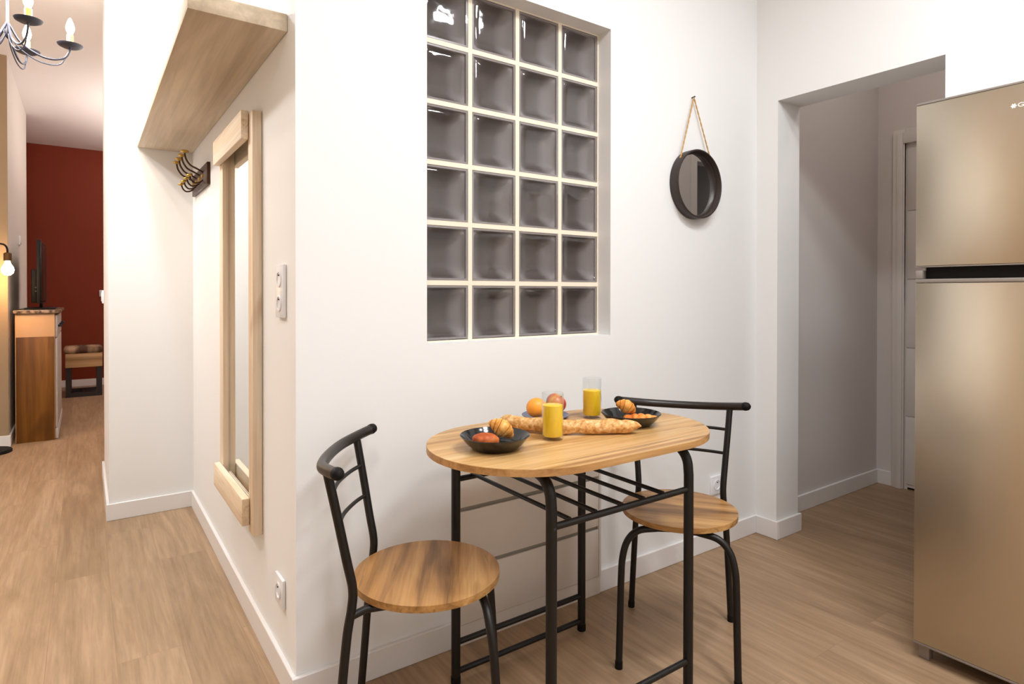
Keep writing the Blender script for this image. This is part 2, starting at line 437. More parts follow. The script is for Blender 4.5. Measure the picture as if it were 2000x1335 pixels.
def gb_back():
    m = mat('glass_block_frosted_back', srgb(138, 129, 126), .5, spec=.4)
    nt = m.node_tree; p = nt.nodes['Principled BSDF']
    n = noise_tex(m, mapping(m).outputs['Vector'], 26, 2)
    bump(m, n.outputs['Fac'], .3, .004)
    # light band through the block sides painted in as paler colour
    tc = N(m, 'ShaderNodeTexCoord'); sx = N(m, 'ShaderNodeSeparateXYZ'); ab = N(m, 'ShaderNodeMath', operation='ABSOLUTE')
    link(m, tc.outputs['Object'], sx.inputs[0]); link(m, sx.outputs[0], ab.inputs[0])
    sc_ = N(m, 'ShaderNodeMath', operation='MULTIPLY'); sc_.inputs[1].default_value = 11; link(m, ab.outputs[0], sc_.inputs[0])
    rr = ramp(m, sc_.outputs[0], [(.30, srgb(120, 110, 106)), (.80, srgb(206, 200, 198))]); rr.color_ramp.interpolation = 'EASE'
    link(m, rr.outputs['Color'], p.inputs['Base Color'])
    tl = nt.nodes.new('ShaderNodeBsdfTranslucent'); tl.inputs[0].default_value = srgb(190, 180, 178)
    tr = nt.nodes.new('ShaderNodeBsdfTransparent'); tr.inputs[0].default_value = (.7, .7, .72, 1)
    m1 = nt.nodes.new('ShaderNodeMixShader'); m1.inputs[0].default_value = .45
    m2 = nt.nodes.new('ShaderNodeMixShader'); m2.inputs[0].default_value = .15
    out = nt.nodes['Material Output']
    nt.links.new(p.outputs[0], m1.inputs[1]); nt.links.new(tl.outputs[0], m1.inputs[2])
    nt.links.new(m1.outputs[0], m2.inputs[1]); nt.links.new(tr.outputs[0], m2.inputs[2]); nt.links.new(m2.outputs[0], out.inputs[0])
    return m
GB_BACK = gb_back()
GB_RIM = mat('glass_block_rim', srgb(150, 144, 142), .2, spec=.6)
def glass_block():
    """hollow block: pressed front pane, rim and frosted back; origin at the front face centre, depth along +y"""
    s = .0905
    bm = bmesh.new()
    # front pane: flat margin, then a raised square cushion
    rings = [(s, .004), (s-.001, .0), (s-.011, .0), (s-.0135, .0035), (s-.019, .0015), (s-.03, .0008), (s-.06, .0)]
    loops = []
    for q, y in rings:
        c = .012 if q > .05 else .004
        pts = []
        for sx, sz, a0 in ((1, 1, 0), (-1, 1, 90), (-1, -1, 180), (1, -1, 270)):
            for a in (0, 30, 60, 90):
                t = math.radians(a0+a); pts.append((sx*(q-c)+c*math.cos(t), y, sz*(q-c)+c*math.sin(t)))
        loops.append([bm.verts.new(p) for p in pts])
    for A, Bq in zip(loops, loops[1:]):
        n = len(A)
        for k in range(n): bm.faces.new([A[k], A[(k+1) % n], Bq[(k+1) % n], Bq[k]])
    bm.faces.new(loops[-1])
    root = obj('glass_block', bm, GB_FRONT)
    b2 = bmesh.new()
    q = s-.0008
    def loop(e, y): return [b2.verts.new((x*e, y, z*e)) for x, z in ((-1, -1), (1, -1), (1, 1), (-1, 1))]
    Ls = [loop(q, .072), loop(q, .0042), loop(q-.006, .0042), loop(q-.0075, .012)]
    for a_, c_ in zip(Ls, Ls[1:]):
        for k in range(4): b2.faces.new([a_[k], a_[(k+1) % 4], c_[(k+1) % 4], c_[k]])
    obj('block_rim', b2, GB_RIM, root, smooth=False)
    b3 = bmesh.new(); n = 18; e = q-.0075
    def dish(u, v):
        d = (abs(u)**5+abs(v)**5)**(1/5)
        return .066-.054*max(0, min(1, d))**3.2
    V = [[b3.verts.new(((-1+2*i/n)*e, dish(-1+2*i/n, -1+2*k/n), (-1+2*k/n)*e)) for k in range(n+1)] for i in range(n+1)]
    for i in range(n):
        for k in range(n): b3.faces.new([V[i][k], V[i+1][k], V[i+1][k+1], V[i][k+1]])
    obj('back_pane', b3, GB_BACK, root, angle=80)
    return root
block_grid()

# ------------------------------------------------------------------ drawer unit under the window
t = thing('drawer_unit', 'low cream three-drawer unit built into the white wall under the table', 'drawer unit', (CX0, 0, 0))
ww = CX1-CX0
obj('plinth', B(0, ww, -.014, -.001, .0, .066), FRONTM, t)
obj('carcass', B(.002, ww-.002, -.010, -.001, .066, .628), GAPM, t)
for z0, z1 in ((.07, .248), (.262, .438), (.452, .628)):
    obj('drawer_front', B(0, ww-.012, -.02, -.0102, z0, z1, .001), FRONTM, t)
obj('end_strip', B(ww-.010, ww, -.02, -.001, .068, .64), FRONTM, t)
obj('top_panel', B(0, ww-.0105, -.02, -.001, .6305, .64), FRONTM, t)

# ------------------------------------------------------------------ dining table
def stadium(cx, cy, L, Wd, n=28):
    r = Wd/2; h = L/2-r; out = []
    for k in range(n+1):
        a = -PI/2+PI*k/n; out.append((cx+h+r*math.cos(a), cy+r*math.sin(a)))
    for k in range(n+1):
        a = PI/2+PI*k/n; out.append((cx-h+r*math.cos(a), cy+r*math.sin(a)))
    return out
TZ = .753
TX0, TX1, TYF, TYR = .414, .906, -.613, -.165
tcx, tcy = .655, -.416
table = thing('dining_table', 'small oval-ended wood-top dining table on black tubular legs against the white wall', 'table', (tcx, tcy, 0))
def L(x, y, z): return (x-tcx, y-tcy, z)
obj('tabletop', prism(bmesh.new(), stadium(0, 0, .868, .515), TZ-.0175, TZ, .0012), [OAK], table)
obj('edge_band', prism(bmesh.new(), stadium(0, 0, .8688, .5158), TZ-.0172, TZ-.0012), OAKE, table)
lr = .0135
for x in (TX0, TX1):
    pts = [L(x, TYF, 0), L(x, TYF, .3), L(x, TYF, .62)]+catmull([L(x, TYF, .64), L(x, TYF+.006, .68), L(x, TYF+.03, .708), L(x, TYF+.075, .7208)], 6)+[L(x, TYF+.2, .7215)]
    obj('leg', TB(pts, lr, 18), BLACK, table)
    obj('leg', TB([L(x, TYR, 0), L(x, TYR, .735)], lr, 18), BLACK, table)
    for y in (TYF, TYR):
        obj('foot_cap', LT([(0, .0), (lr+.001, .0), (lr+.001, .02), (lr, .021)], 18, at=L(x, y, 0)), DARKP, table)
def bar(name, a, b_, r, par=table): return obj(name, TB([a, b_], r, 12), BLACK, par)
bar('front_rack_rail', L(TX0, TYF, .600), L(TX1, TYF, .600), .0085)
bar('rear_rack_rail', L(TX0, TYR, .600), L(TX1, TYR, .600), .0085)
for x in (.470, .555, .610+.035, .705+.02, .79+.01):
    bar('rack_bar', L(x, TYF, .608), L(x, TYR, .608), .0058)
for z in (.118, .032):
    bar('lower_rail', L(TX0, TYR, z), L(TX1, TYR, z), .0085)
    bar('lower_rail', L(TX0, TYF, z), L(TX1, TYF, z), .0085)
bar('top_frame_bar', L(TX0, TYR, .722), L(TX1, TYR, .722), .008)
for x, y, z, dy in ((TX0, TYF, .60, -1), (TX0, TYR, .60, 1), (TX1, TYR, .60, 1)):
    obj('bolt', LT([(0, 0), (.004, 0), (.0035, .002), (0, .0028)], 10, at=L(x+.0, y+dy*lr*.92, z-.0), mat=Matrix.Rotation(PI/2*(-dy) if dy < 0 else -PI/2, 4, 'X')), IRON, table)

# ------------------------------------------------------------------ chairs
def make_chair():
    ch = thing('dining_chair', 'x', 'chair')
    n = 56
    obj('seat', prism(bmesh.new(), [(.182*math.cos(2*PI*k/n), .182*math.sin(2*PI*k/n)) for k in range(n)], .434, .450, .0015), SEATM, ch)
    pr = .0105
    for s in (-1, 1):
        post = catmull([(-.201, s*.172, 0), (-.186, s*.163, .17), (-.170, s*.152, .36), (-.160, s*.145, .43), (-.158, s*.143, .475), (-.170, s*.148, .54), (-.190, s*.158, .65), (-.208, s*.166, .744)], 6)
        obj('back_post', TB(post, pr, 14), BLACK, ch)
        leg = catmull([(.182, s*.172, 0), (.174, s*.169, .15), (.167, s*.167, .27), (.162, s*.163, .335), (.154, s*.148, .385), (.145, s*.116, .415), (.13, s*.06, .4225)], 7)
        obj('front_leg', TB(leg, pr, 14), BLACK, ch)
        obj('foot_cap', TB([(.182, s*.172, 0), (.181, s*.1717, .022)], pr+.0012, 14), DARKP, ch)
        obj('foot_cap', TB([(-.201, s*.172, 0), (-.199, s*.171, .022)], pr+.0012, 14), DARKP, ch)
    obj('seat_frame', TB(catmull([(.13, .062, .4225), (.12, .0, .4225), (.13, -.062, .4225)], 5), pr, 12), BLACK, ch)
    obj('seat_bracket', TB([(-.164, -.147, .412), (-.13, -.13, .421), (0, -.1, .4225), (.132, -.07, .4225)], .009, 12), BLACK, ch)
    obj('seat_bracket', TB([(-.164, .147, .412), (-.13, .13, .421), (0, .1, .4225), (.132, .07, .4225)], .009, 12), BLACK, ch)
    arc = lambda z, xe, ye, bow: catmull([(xe, -ye, z), (xe-bow*.62, -ye*.6, z), (xe-bow, 0, z), (xe-bow*.62, ye*.6, z), (xe, ye, z)], 7)
    obj('rung', TB(arc(.592, -.180, .152, .03), .0053, 10), BLACK, ch)
    obj('rung', TB(arc(.672, -.194, .159, .03), .0053, 10), BLACK, ch)
    rail = catmull([(-.176, -.216, .759), (-.204, -.172, .752), (-.236, -.10, .744), (-.247, 0, .741), (-.236, .10, .744), (-.204, .172, .752), (-.176, .216, .759)], 8)
    r_ = obj('backrest_rail', TB(rail, .0135, 18), BLACKR, ch)
    for e, d in ((rail[0], rail[1]), (rail[-1], rail[-2])):
        u = (e-d).normalized()
        obj('rail_cap', TB([e-u*.004, e+u*.003], .0145, 18, 'round'), DARKP, r_)
    return ch
def dup(root, loc, rz, label):
    r = root.copy(); C.objects.link(r); r.location = loc; r.rotation_euler = (0, 0, rz); r['label'] = label
    for chd in list(root.children):
        c = chd.copy(); C.objects.link(c); c.parent = r
        for g in list(chd.children):
            d = g.copy(); C.objects.link(d); d.parent = c
    return r
chair = make_chair()
chair.location = (.229, -.344, 0); chair.rotation_euler = (0, 0, -.552)
chair['label'] = 'round-seated wood and black tube chair in the foreground, left of the table'
chair['group'] = 'two round-seated bistro chairs'
c2 = dup(chair, (1.107, -.413, 0), -2.475, 'round-seated wood and black tube chair behind the right end of the table')

# ------------------------------------------------------------------ breakfast on the table
PR = [(0, .0), (.055, .0), (.058, .002), (.075, .018), (.088, .034), (.0895, .0355), (.088, .0365), (.083, .031), (.070, .013), (.055, .0065), (0, .0055)]
def plate(x, y, label):
    o = obj('plate', LT(PR, 56), CER); o.location = (x, y, TZ); return tag(o, label, 'plate', 'black breakfast plates')
P1 = (.375, -.432); P2 = (.865, -.432)
plate(*P1, 'black deep plate at the left end of the table, with croissant and roll')
plate(*P2, 'black deep plate at the right end of the table, holding two pastries')
def bread_mat(name, c0, c1, c2_, scale=30, bands=0):
    m = mat(name, c1, .55, spec=.35); p = m.node_tree.nodes['Principled BSDF']
    n = noise_tex(m, mapping(m).outputs['Vector'], scale, 5, .6, .4)
    r_ = ramp(m, n.outputs['Fac'], [(.32, c0), (.5, c1), (.68, c2_)])
    link(m, r_.outputs['Color'], p.inputs['Base Color']); bump(m, n.outputs['Fac'], .3, .002); return m
CROI = bread_mat('croissant_crust', srgb(196, 122, 44), srgb(228, 168, 84), srgb(246, 210, 140), 45)
CROI2 = bread_mat('croissant_crust_deep', srgb(206, 120, 40), srgb(232, 160, 76), srgb(244, 190, 112), 45)
ROLL = bread_mat('brown_roll_crust', srgb(140, 58, 20), srgb(176, 82, 32), srgb(206, 120, 56), 40)
BAG = bread_mat('baguette_crust', srgb(176, 116, 58), srgb(218, 166, 100), srgb(238, 206, 158), 85)
CREASE = bread_mat('croissant_baked_crease', srgb(150, 84, 30), srgb(184, 112, 46), srgb(206, 140, 70), 45)
def croissant(R=.030, rad=.024, sweep=150, bands=7, m=CROI, depth=.26):
    bm = bmesh.new(); n = 84; seg = 20; rings = []
    for i in range(n+1):
        t = i/n; a = math.radians((t-.5)*sweep)
        c = Vector((R*math.cos(a)-R, R*1.15*math.sin(a), 0)); T = Vector((-math.sin(a), math.cos(a)*1.15, 0)).normalized()
        Nn = Vector((T.y, -T.x, 0))
        env = max(.12, math.sin(PI*(.06+.88*t))**.85)
        saw = (abs(t-.5)*2*bands/2) % 1.0
        k = env*(1+depth*(.6-saw))
        rings.append([bm.verts.new(c+(Nn*math.cos(2*PI*q/seg)+Vector((0, 0, 1))*math.sin(2*PI*q/seg)*.86)*rad*k) for q in range(seg)])
    for i, (A, Bq) in enumerate(zip(rings, rings[1:])):
        t = (i+.5)/n; sw = (abs(t-.5)*bands) % 1.0
        for q in range(seg):
            f = bm.faces.new([A[q], A[(q+1) % seg], Bq[(q+1) % seg], Bq[q]])
            f.material_index = 1 if sw > .80 else 0
    bm.faces.new(rings[0]); bm.faces.new(rings[-1])
    return obj('croissant', bm, [m, CREASE], angle=60)
def aim(o, down, loc, out=(-.25, -.35, 1)):
    a = math.radians(down); Ld = Vector((.82*math.cos(a), -.57*math.cos(a), -math.sin(a)))
    X = Vector(out); X = (X-Ld*X.dot(Ld)).normalized()
    o.matrix_world = Matrix.Translation(loc) @ Matrix((X, Ld, X.cross(Ld))).transposed().to_4x4()
o = croissant(.055, .0225, 66, 7, depth=.14); aim(o, 33, (P1[0]+.026, P1[1]+.006, TZ+.0475))
tag(o, 'pale golden croissant on the left black plate, leaning over the brown roll', 'croissant')
bm = bmesh.new(); bmesh.ops.create_uvsphere(bm, u_segments=28, v_segments=16, radius=1)
for v in bm.verts:
    d = 1+.05*mnoise.noise(v.co*2.2); v.co = Vector((v.co.x*.034*d, v.co.y*.024*d, v.co.z*.017*d+(.004 if v.co.z > 0 else 0)))
o = obj('bread_roll', bm, ROLL); o.location = (P1[0]-.036, P1[1]-.012, TZ+.0260); o.rotation_euler = (0, .05, -.55)
tag(o, 'small reddish brown roll on the left black plate beside the croissant', 'bread roll')
o = croissant(.050, .020, 64, 6, CROI2, depth=.14); aim(o, 24, (P2[0]-.010, P2[1]+.010, TZ+.0545))
tag(o, 'golden croissant on top of the flat pastry in the right black plate', 'croissant')
bm = bmesh.new()
for k, (dx, dy, s) in enumerate(((-.03, .0, .8), (-.01, 0, 1), (.01, .002, 1), (.03, .0, .85), (.045, 0, .55))):
    tm = bmesh.new(); bmesh.ops.create_uvsphere(tm, u_segments=18, v_segments=10, radius=1)
    merge(bm, tm, Matrix.Translation((dx, dy, 0)) @ Matrix.Diagonal((.0145, .024*s, .012*s, 1)))
o = obj('pastry', bm, bread_mat('orange_pastry_crust', srgb(200, 100, 30), srgb(228, 136, 56), srgb(240, 172, 92), 50)); o.location = (P2[0]+.016, P2[1]-.014, TZ+.0215); o.rotation_euler = (0, 0, -.62)
tag(o, 'flat orange brown pastry lying under the croissant in the right black plate', 'pastry')
# baguette
pts = catmull([(.522, -.235, 0), (.553, -.325, .002), (.610, -.407, 0), (.690, -.464, 0), (.745, -.495, .001), (.800, -.530, .001)], 16)
pts = [Vector((p.x, p.y, TZ+.0215+.0015*math.sin(i*.35))) for i, p in enumerate(pts)]
def brad(t):
    e = min(1, (t/.10+.05))**.55*min(1, ((1-t)/.10+.05))**.55
    return .0198*e*(1+.045*math.sin(t*42)+.03*math.sin(t*17+1))
o = obj('baguette', TB(pts, brad, 22, 'round'), BAG, angle=80)
for v in o.data.vertices:
    v.co += Vector((mnoise.noise(v.co*60), mnoise.noise(v.co*60+Vector((5, 0, 0))), .5*mnoise.noise(v.co*60+Vector((9, 0, 0)))))*.0016
    v.co.z = max(v.co.z, TZ+.0005)
tag(o, 'long floury baguette lying across the middle of the table behind the nearer juice glass', 'baguette')
# glasses of juice
GLASS = thin_glass('clear_tumbler_glass', (.97, .98, .98, 1), 1, .01)
JUICE = mat('orange_juice', srgb(255, 210, 44), .25, spec=.4)
JUICE.node_tree.nodes['Principled BSDF'].inputs['Subsurface Weight'].default_value = .5
JUICE.node_tree.nodes['Principled BSDF'].inputs['Subsurface Radius'].default_value = (.02, .012, .003)
def tumbler(x, y, fill, label, h=.126, r=.0292):
    g = obj('juice_glass', LT([(0, 0), (r-.003, 0), (r-.001, .002), (r, .012), (r+.0006, h), (r-.0006, h+.0006), (r-.0014, h), (r-.0018, .014), (r-.004, .0095), (0, .009)], 48), GLASS)
    g.location = (x, y, TZ)
    obj('orange_juice', LT([(0, .0098), (r-.0045, .0102), (r-.0023, .0148), (r-.0019, fill-.001), (r-.0035, fill), (0, fill-.0005)], 48), JUICE, g)
    return tag(g, label, 'glass', 'tumblers of orange juice')
tumbler(.5565, -.4405, .094, 'glass of orange juice standing in front of the baguette, nearest the left plate')
tumbler(.8385, -.2885, .088, 'glass of orange juice behind the baguette, left of the right black plate', r=.030)
# fruit in a blue bowl
b = LT([(0, 0), (.055, 0), (.058, .001), (.072, .005), (.0755, .0085), (.075, .0095), (.070, .007), (.055, .0035), (0, .003)], 48)
o = obj('fruit_saucer', b, mat('blue_grey_glaze', srgb(92, 98, 132), .25)); o.location = (.722, -.198, TZ)
tag(o, 'blue grey saucer under the orange and the apple, behind the baguette', 'saucer')
def orange_mat():
    m = mat('orange_peel', srgb(246, 164, 60), .42, spec=.45)
    n = noise_tex(m, mapping(m).outputs['Vector'], 320, 2); bump(m, n.outputs['Fac'], .3, .001); return m
def ball(r, fn=None, u=36, v=22):
    bm = bmesh.new(); bmesh.ops.create_uvsphere(bm, u_segments=u, v_segments=v, radius=1)
    for q in bm.verts: q.co = (fn(q.co) if fn else q.co)*r
    return bm
def dimple(c, k=.18):
    a = math.hypot(c.x, c.y); f = k*math.exp(-(a/.28)**2)
    return Vector((c.x, c.y, c.z*.95*(1-f)))
o = obj('orange', ball(.032, lambda c: dimple(c, .06)), orange_mat()); o.location = (.683, -.202, TZ+.035)
obj('stem_button', LT([(0, .0297), (.003, .0297), (.002, .031), (0, .0312)], 10), BRONZE, o)
o.rotation_euler = (-.6, .3, 0)
tag(o, 'round orange on the blue saucer, left of the apple', 'orange')
def apple_mat():
    m = mat('apple_skin', srgb(214, 120, 60), .3, spec=.5); p = m.node_tree.nodes['Principled BSDF']
    a = noise_tex(m, mapping(m, (9, 9, 2)).outputs['Vector'], 2.4, 4, .6, .3); b_ = noise_tex(m, mapping(m, (60, 60, 4)).outputs['Vector'], 2, 2)
    c = ramp(m, a.outputs['Fac'], [(.38, srgb(232, 170, 74)), (.55, srgb(206, 92, 48)), (.7, srgb(168, 50, 32))])
    d = ramp(m, b_.outputs['Fac'], [(.35, (.8, .7, .6, 1)), (.6, (1, 1, 1, 1))])
    link(m, mixc(m, .6, c.outputs['Color'], d.outputs['Color'], 'MULTIPLY'), p.inputs['Base Color']); return m
o = obj('apple', ball(.0335, lambda c: dimple(Vector((c.x*(1+.06*c.z), c.y*(1+.06*c.z), c.z)), .3)), apple_mat()); o.location = (.770, -.192, TZ+.0375)
obj('stem', TB(catmull([(0, 0, .020), (.001, 0, .026), (.003, 0, .031)], 4), .0012, 8), BRONZE, o)
o.rotation_euler = (.35, .5, 0)
tag(o, 'red and yellow apple on the blue saucer behind the nearer juice glass', 'apple')

# ------------------------------------------------------------------ round mirror on the front wall
mx, mz, mr = 1.688, 1.616, .148
t = thing('round_mirror', 'round black-framed mirror hanging by a rope loop on the white wall', 'mirror', (mx, 0, mz))
RX = Matrix.Rotation(PI/2, 4, 'X')   # turns z into -y
RIM = mat('dark_brown_black_frame', srgb(48, 38, 34), .4)
obj('frame', LT([(mr-.012, .002), (mr, .002), (mr, .042), (mr-.0015, .044), (mr-.006, .044), (mr-.0075, .042), (mr-.0085, .022), (mr-.016, .020), (mr-.017, .016), (mr-.012, .002)], 72, mat=RX), RIM, t)
obj('mirror_glass', LT([(0, .0145), (mr-.0165, .0145), (mr-.0165, .012), (0, .012)], 72, mat=RX), MIRROR, t)
ROPE = mat('jute_rope', srgb(196, 152, 96), .8)
n_ = noise_tex(ROPE, mapping(ROPE).outputs['Vector'], 300, 2); bump(ROPE, n_.outputs['Fac'], .6, .003)
top = (-.005, -.012, .377)
hp = []
for s in (-1, 1):
    a = math.radians(48)
    hp.append((s*(mr+.003)*math.sin(a)*.92, -.022, (mr+.003)*math.cos(a)*1.04))
def twist(a, b_, n=40):
    a = Vector(a); b_ = Vector(b_); out = bmesh.new()
    for ph in (0, PI):
        pts = []
        for i in range(n+1):
            q = a.lerp(b_, i/n); th = ph+i*.9
            pts.append(q+Vector((math.cos(th), math.sin(th), 0))*.0013)
        tube(out, pts, .0021, 7)
    return out
for s, h in zip((-1, 1), hp):
    r_ = obj('rope', twist(top, h), ROPE, t)
    obj('rope_knot', ball(.0052, u=12, v=8), ROPE, r_).location = (h[0], h[1], h[2])
obj('nail', TB([(-.005, -.001, .378), (-.005, -.018, .380)], .003, 10), IRON, t)

# ------------------------------------------------------------------ sockets
def socket(name, label, w_, h_, n, loc, rz, cat='socket', group=None, style='eu'):
    """plate in the local xz plane facing -y"""
    t = thing(name, label, cat, loc, rz, group)
    obj('cover_plate', B(-w_/2, w_/2, -.010, -.0005, -h_/2, h_/2, .002), PLASTIC, t)
    for k in range(n):
        z = (k-(n-1)/2)*.071
        ins = obj('socket_insert', LT([(.021, .0095), (.024, .0095), (.0245, .0125), (.0195, .013), (.018, .003), (0, .003)], 32, at=(0, 0, z), mat=RX), PLASTIC, t)
        for dx in (-.0095, .0095):
            obj('contact_hole', LT([(0, .0034), (.0026, .0034), (.0026, .003)], 10, at=(dx, 0, z), mat=RX), DARKP, ins)
        obj('earth_pin', TB([(0, -.003, z+.011), (0, -.0135, z+.011)], .0022, 10), IRON, ins)
    return t
socket('wall_socket', 'double white socket on the passage wall between the pine mirror and the corner', .085, .155, 2, (0, .135, 1.153), -PI/2, group='white wall sockets')
socket('wall_socket', 'single white socket low on the passage wall near the corner, above the baseboard', .085, .085, 1, (0, .15, .265), -PI/2, group='white wall sockets')
socket('wall_socket', 'single white socket low on the wall behind the right chair backrest', .08, .082, 1, (1.856, 0, .283), 0, group='white wall sockets')
def switch(label, loc, rz):
    t = thing('light_switch', label, 'light switch', loc, rz)
    obj('cover_plate', B(-.04, .04, -.010, -.0005, -.04, .04, .002), PLASTIC, t)
    obj('rocker', B(-.028, .028, -.014, -.0102, -.028, .028, .0015), PLASTIC, t); return t
switch('white switch high on the taupe lounge wall above the television', (-.945, 5.1, 1.60), PI/2)
switch('white switch on the dark red lounge wall near its right edge', (-.29, 7.4, 1.135), 0)
switch('white switch on the far end of the white partition, edge-on', (XE, 2.84, 1.12), -PI/2)

# ------------------------------------------------------------------ pine framed wall mirror on the side wall
t = thing('wall_mirror', 'tall wall mirror in a chunky pale pine frame on the passage wall', 'mirror', (0, .69, 1.06))
def Q(y, z): return (y-.69, z-1.06)
def bx(name, x0, x1, y0, y1, z0, z1, m, bev=.0025):
    return obj(name, B(x0, x1, y0-.69, y1-.69, z0-1.06, z1-1.06, bev), m, t)
bx('stile', -.031, -.001, .383, .445, .352, 1.742, PINE)
bx('stile', -.031, -.001, .905, .975, .352, 1.742, PINE)
bx('rail', -.056, -.0315, .430, .965, 1.655, 1.750, PINEY, .004)
bx('rail', -.056, -.0315, .430, .965, .375, .466, PINEY, .004)
bx('inner_batten', -.012, -.0085, .447, .903, .37, .44, PINEY)
bx('mirror_glass', -.008, -.002, .446, .904, .37, 1.735, MIRROR, 0)

# ------------------------------------------------------------------ shelf and hooks
t = obj('wall_shelf', B(-.255, -.001, .075, D-.002, 1.893, 1.943, .0015), SHELFM)
tag(t, 'thick washed-oak shelf board high on the passage wall above the coat hooks', 'shelf')
t = thing('coat_rack', 'dark wall plate with brass-knobbed double coat hooks under the shelf', 'coat rack', (0, 1.62, 1.70))
obj('back_plate', B(-.015, -.001, -.235, .235, -.052, .052, .003), BRONZE, t)
for k in range(4):
    y = -.12+k*.1
    hk = obj('hook', TB(catmull([(-.015, y, .020), (-.040, y, .034), (-.068, y, .048), (-.086, y, .074), (-.092, y, .100)], 6), .0042, 10), BRONZE, t)
    lathe_m = Matrix.Translation((-.092, y, .100))
    obj('knob', LT([(0, 0), (.007, 0), (.009, .003), (.017, .005), (.018, .010), (.015, .014), (0, .015)], 20, mat=lathe_m), BRASS, hk)
    h2 = obj('hook', TB(catmull([(-.015, y, -.016), (-.030, y, -.030), (-.050, y, -.034), (-.064, y, -.022), (-.070, y, -.006)], 6), .0038, 10), BRONZE, t)
    obj('knob', LT([(0, 0), (.006, 0), (.014, .004), (.015, .008), (.012, .012), (0, .013)], 18, mat=Matrix.Translation((-.070, y, -.006)) @ Matrix.Rotation(-.3, 4, 'Y')), BRASS, h2)
    obj('boss', LT([(0, 0), (.011, 0), (.009, .006), (0, .008)], 16, mat=Matrix.Translation((-.015, y, .003)) @ Matrix.Rotation(-PI/2, 4, 'Y')), BRASS, t)

# ------------------------------------------------------------------ refrigerator
def steel():
    m = mat('warm_brushed_steel', srgb(202, 194, 178), .3, 1.0)
    p = m.node_tree.nodes['Principled BSDF']
    p.inputs['Anisotropic'].default_value = .65; p.inputs['Anisotropic Rotation'].default_value = .25
    tg = N(m, 'ShaderNodeTangent'); tg.direction_type = 'RADIAL'; tg.axis = 'Z'
    link(m, tg.outputs[0], p.inputs['Tangent'])
    return m
STEEL = steel()
TRIM = mat('fridge_grey_trim', srgb(150, 142, 136), .4, .4)
FY0, FY1, FX = -1.483, -.884, 1.658
t = thing('refrigerator', 'tall brushed steel refrigerator with freezer on top, right of the doorway', 'refrigerator', (1.90, (FY0+FY1)/2, 0))
def F(name, x0, x1, y0, y1, z0, z1, m, bev=0, par=None):
    o = obj(name, B(x0-1.90, x1-1.90, y0-(FY0+FY1)/2, y1-(FY0+FY1)/2, z0, z1, bev), m, par or t); return o
F('body', FX+.055, 2.150, FY0+.004, FY1-.004, .045, 1.725, TRIM, .004)
fz = F('freezer_door', FX, FX+.050, FY0, FY1, 1.2325, 1.733, STEEL, .0025)
lo = F('fridge_door', FX, FX+.050, FY0, FY1, .056, 1.180, STEEL, .0025)
F('top_trim', FX+.001, FX+.052, FY0, FY1, 1.7335, 1.7405, TRIM, .002, fz)
F('lower_lip', FX, FX+.050, FY0, FY1, 1.2285, 1.2320, TRIM, .0008, fz)
F('grip_trim', FX, FX+.050, FY0, FY1, 1.1805, 1.1925, TRIM, .002, lo)
for y0, y1 in ((FY1-.020, FY1), (FY0, FY0+.020)): F('grip_end', FX, FX+.045, y0, y1, 1.193, 1.219, TRIM, .002, lo)
F('grip_recess', FX+.024, FX+.050, FY0+.021, FY1-.021, 1.1928, 1.2283, DARKP, 0, lo)
F('bottom_trim', FX, FX+.050, FY0, FY1, .0475, .0555, TRIM, .002, lo)
for y in (FY1-.022, FY0+.022): F('foot', FX+.020, FX+.050, y-.015, y+.015, 0, .047, TRIM, .002)
for y in (FY1-.04, FY0+.04): F('foot', 2.08, 2.11, y-.015, y+.015, 0, .045, TRIM, .002)
fc = bpy.data.curves.new('brand_lettering', 'FONT'); fc.body = 'GR'; fc.size = .017; fc.extrude = .0003
tmp = bpy.data.objects.new('tmp_text', fc); C.objects.link(tmp)
dg = bpy.context.evaluated_depsgraph_get(); dg.update()
me = bpy.data.meshes.new_from_object(tmp.evaluated_get(dg)); bpy.data.objects.remove(tmp)
LOGO = mat('white_logo_print', srgb(246, 246, 244), .4); me.materials.clear(); me.materials.append(LOGO)
for v in me.vertices: v.co.x *= 1.25
lg = bpy.data.objects.new('brand_lettering', me); C.objects.link(lg); lg.parent = fz
lg.rotation_euler = (PI/2, 0, -PI/2); lg.location = (FX-.0004-1.90, -1.137-(FY0+FY1)/2, 1.668)
b = bmesh.new()
for k in range(6):
    a = k*PI/3; tube(b, [(0, 0, 0), (0, .0052*math.cos(a), .0052*math.sin(a))], .0017, 8, 'round')
o = obj('brand_mark', b, LOGO, fz); o.location = (FX-.0002-1.90, -1.1285-(FY0+FY1)/2, 1.6735); o.scale = (.15, 1, 1)

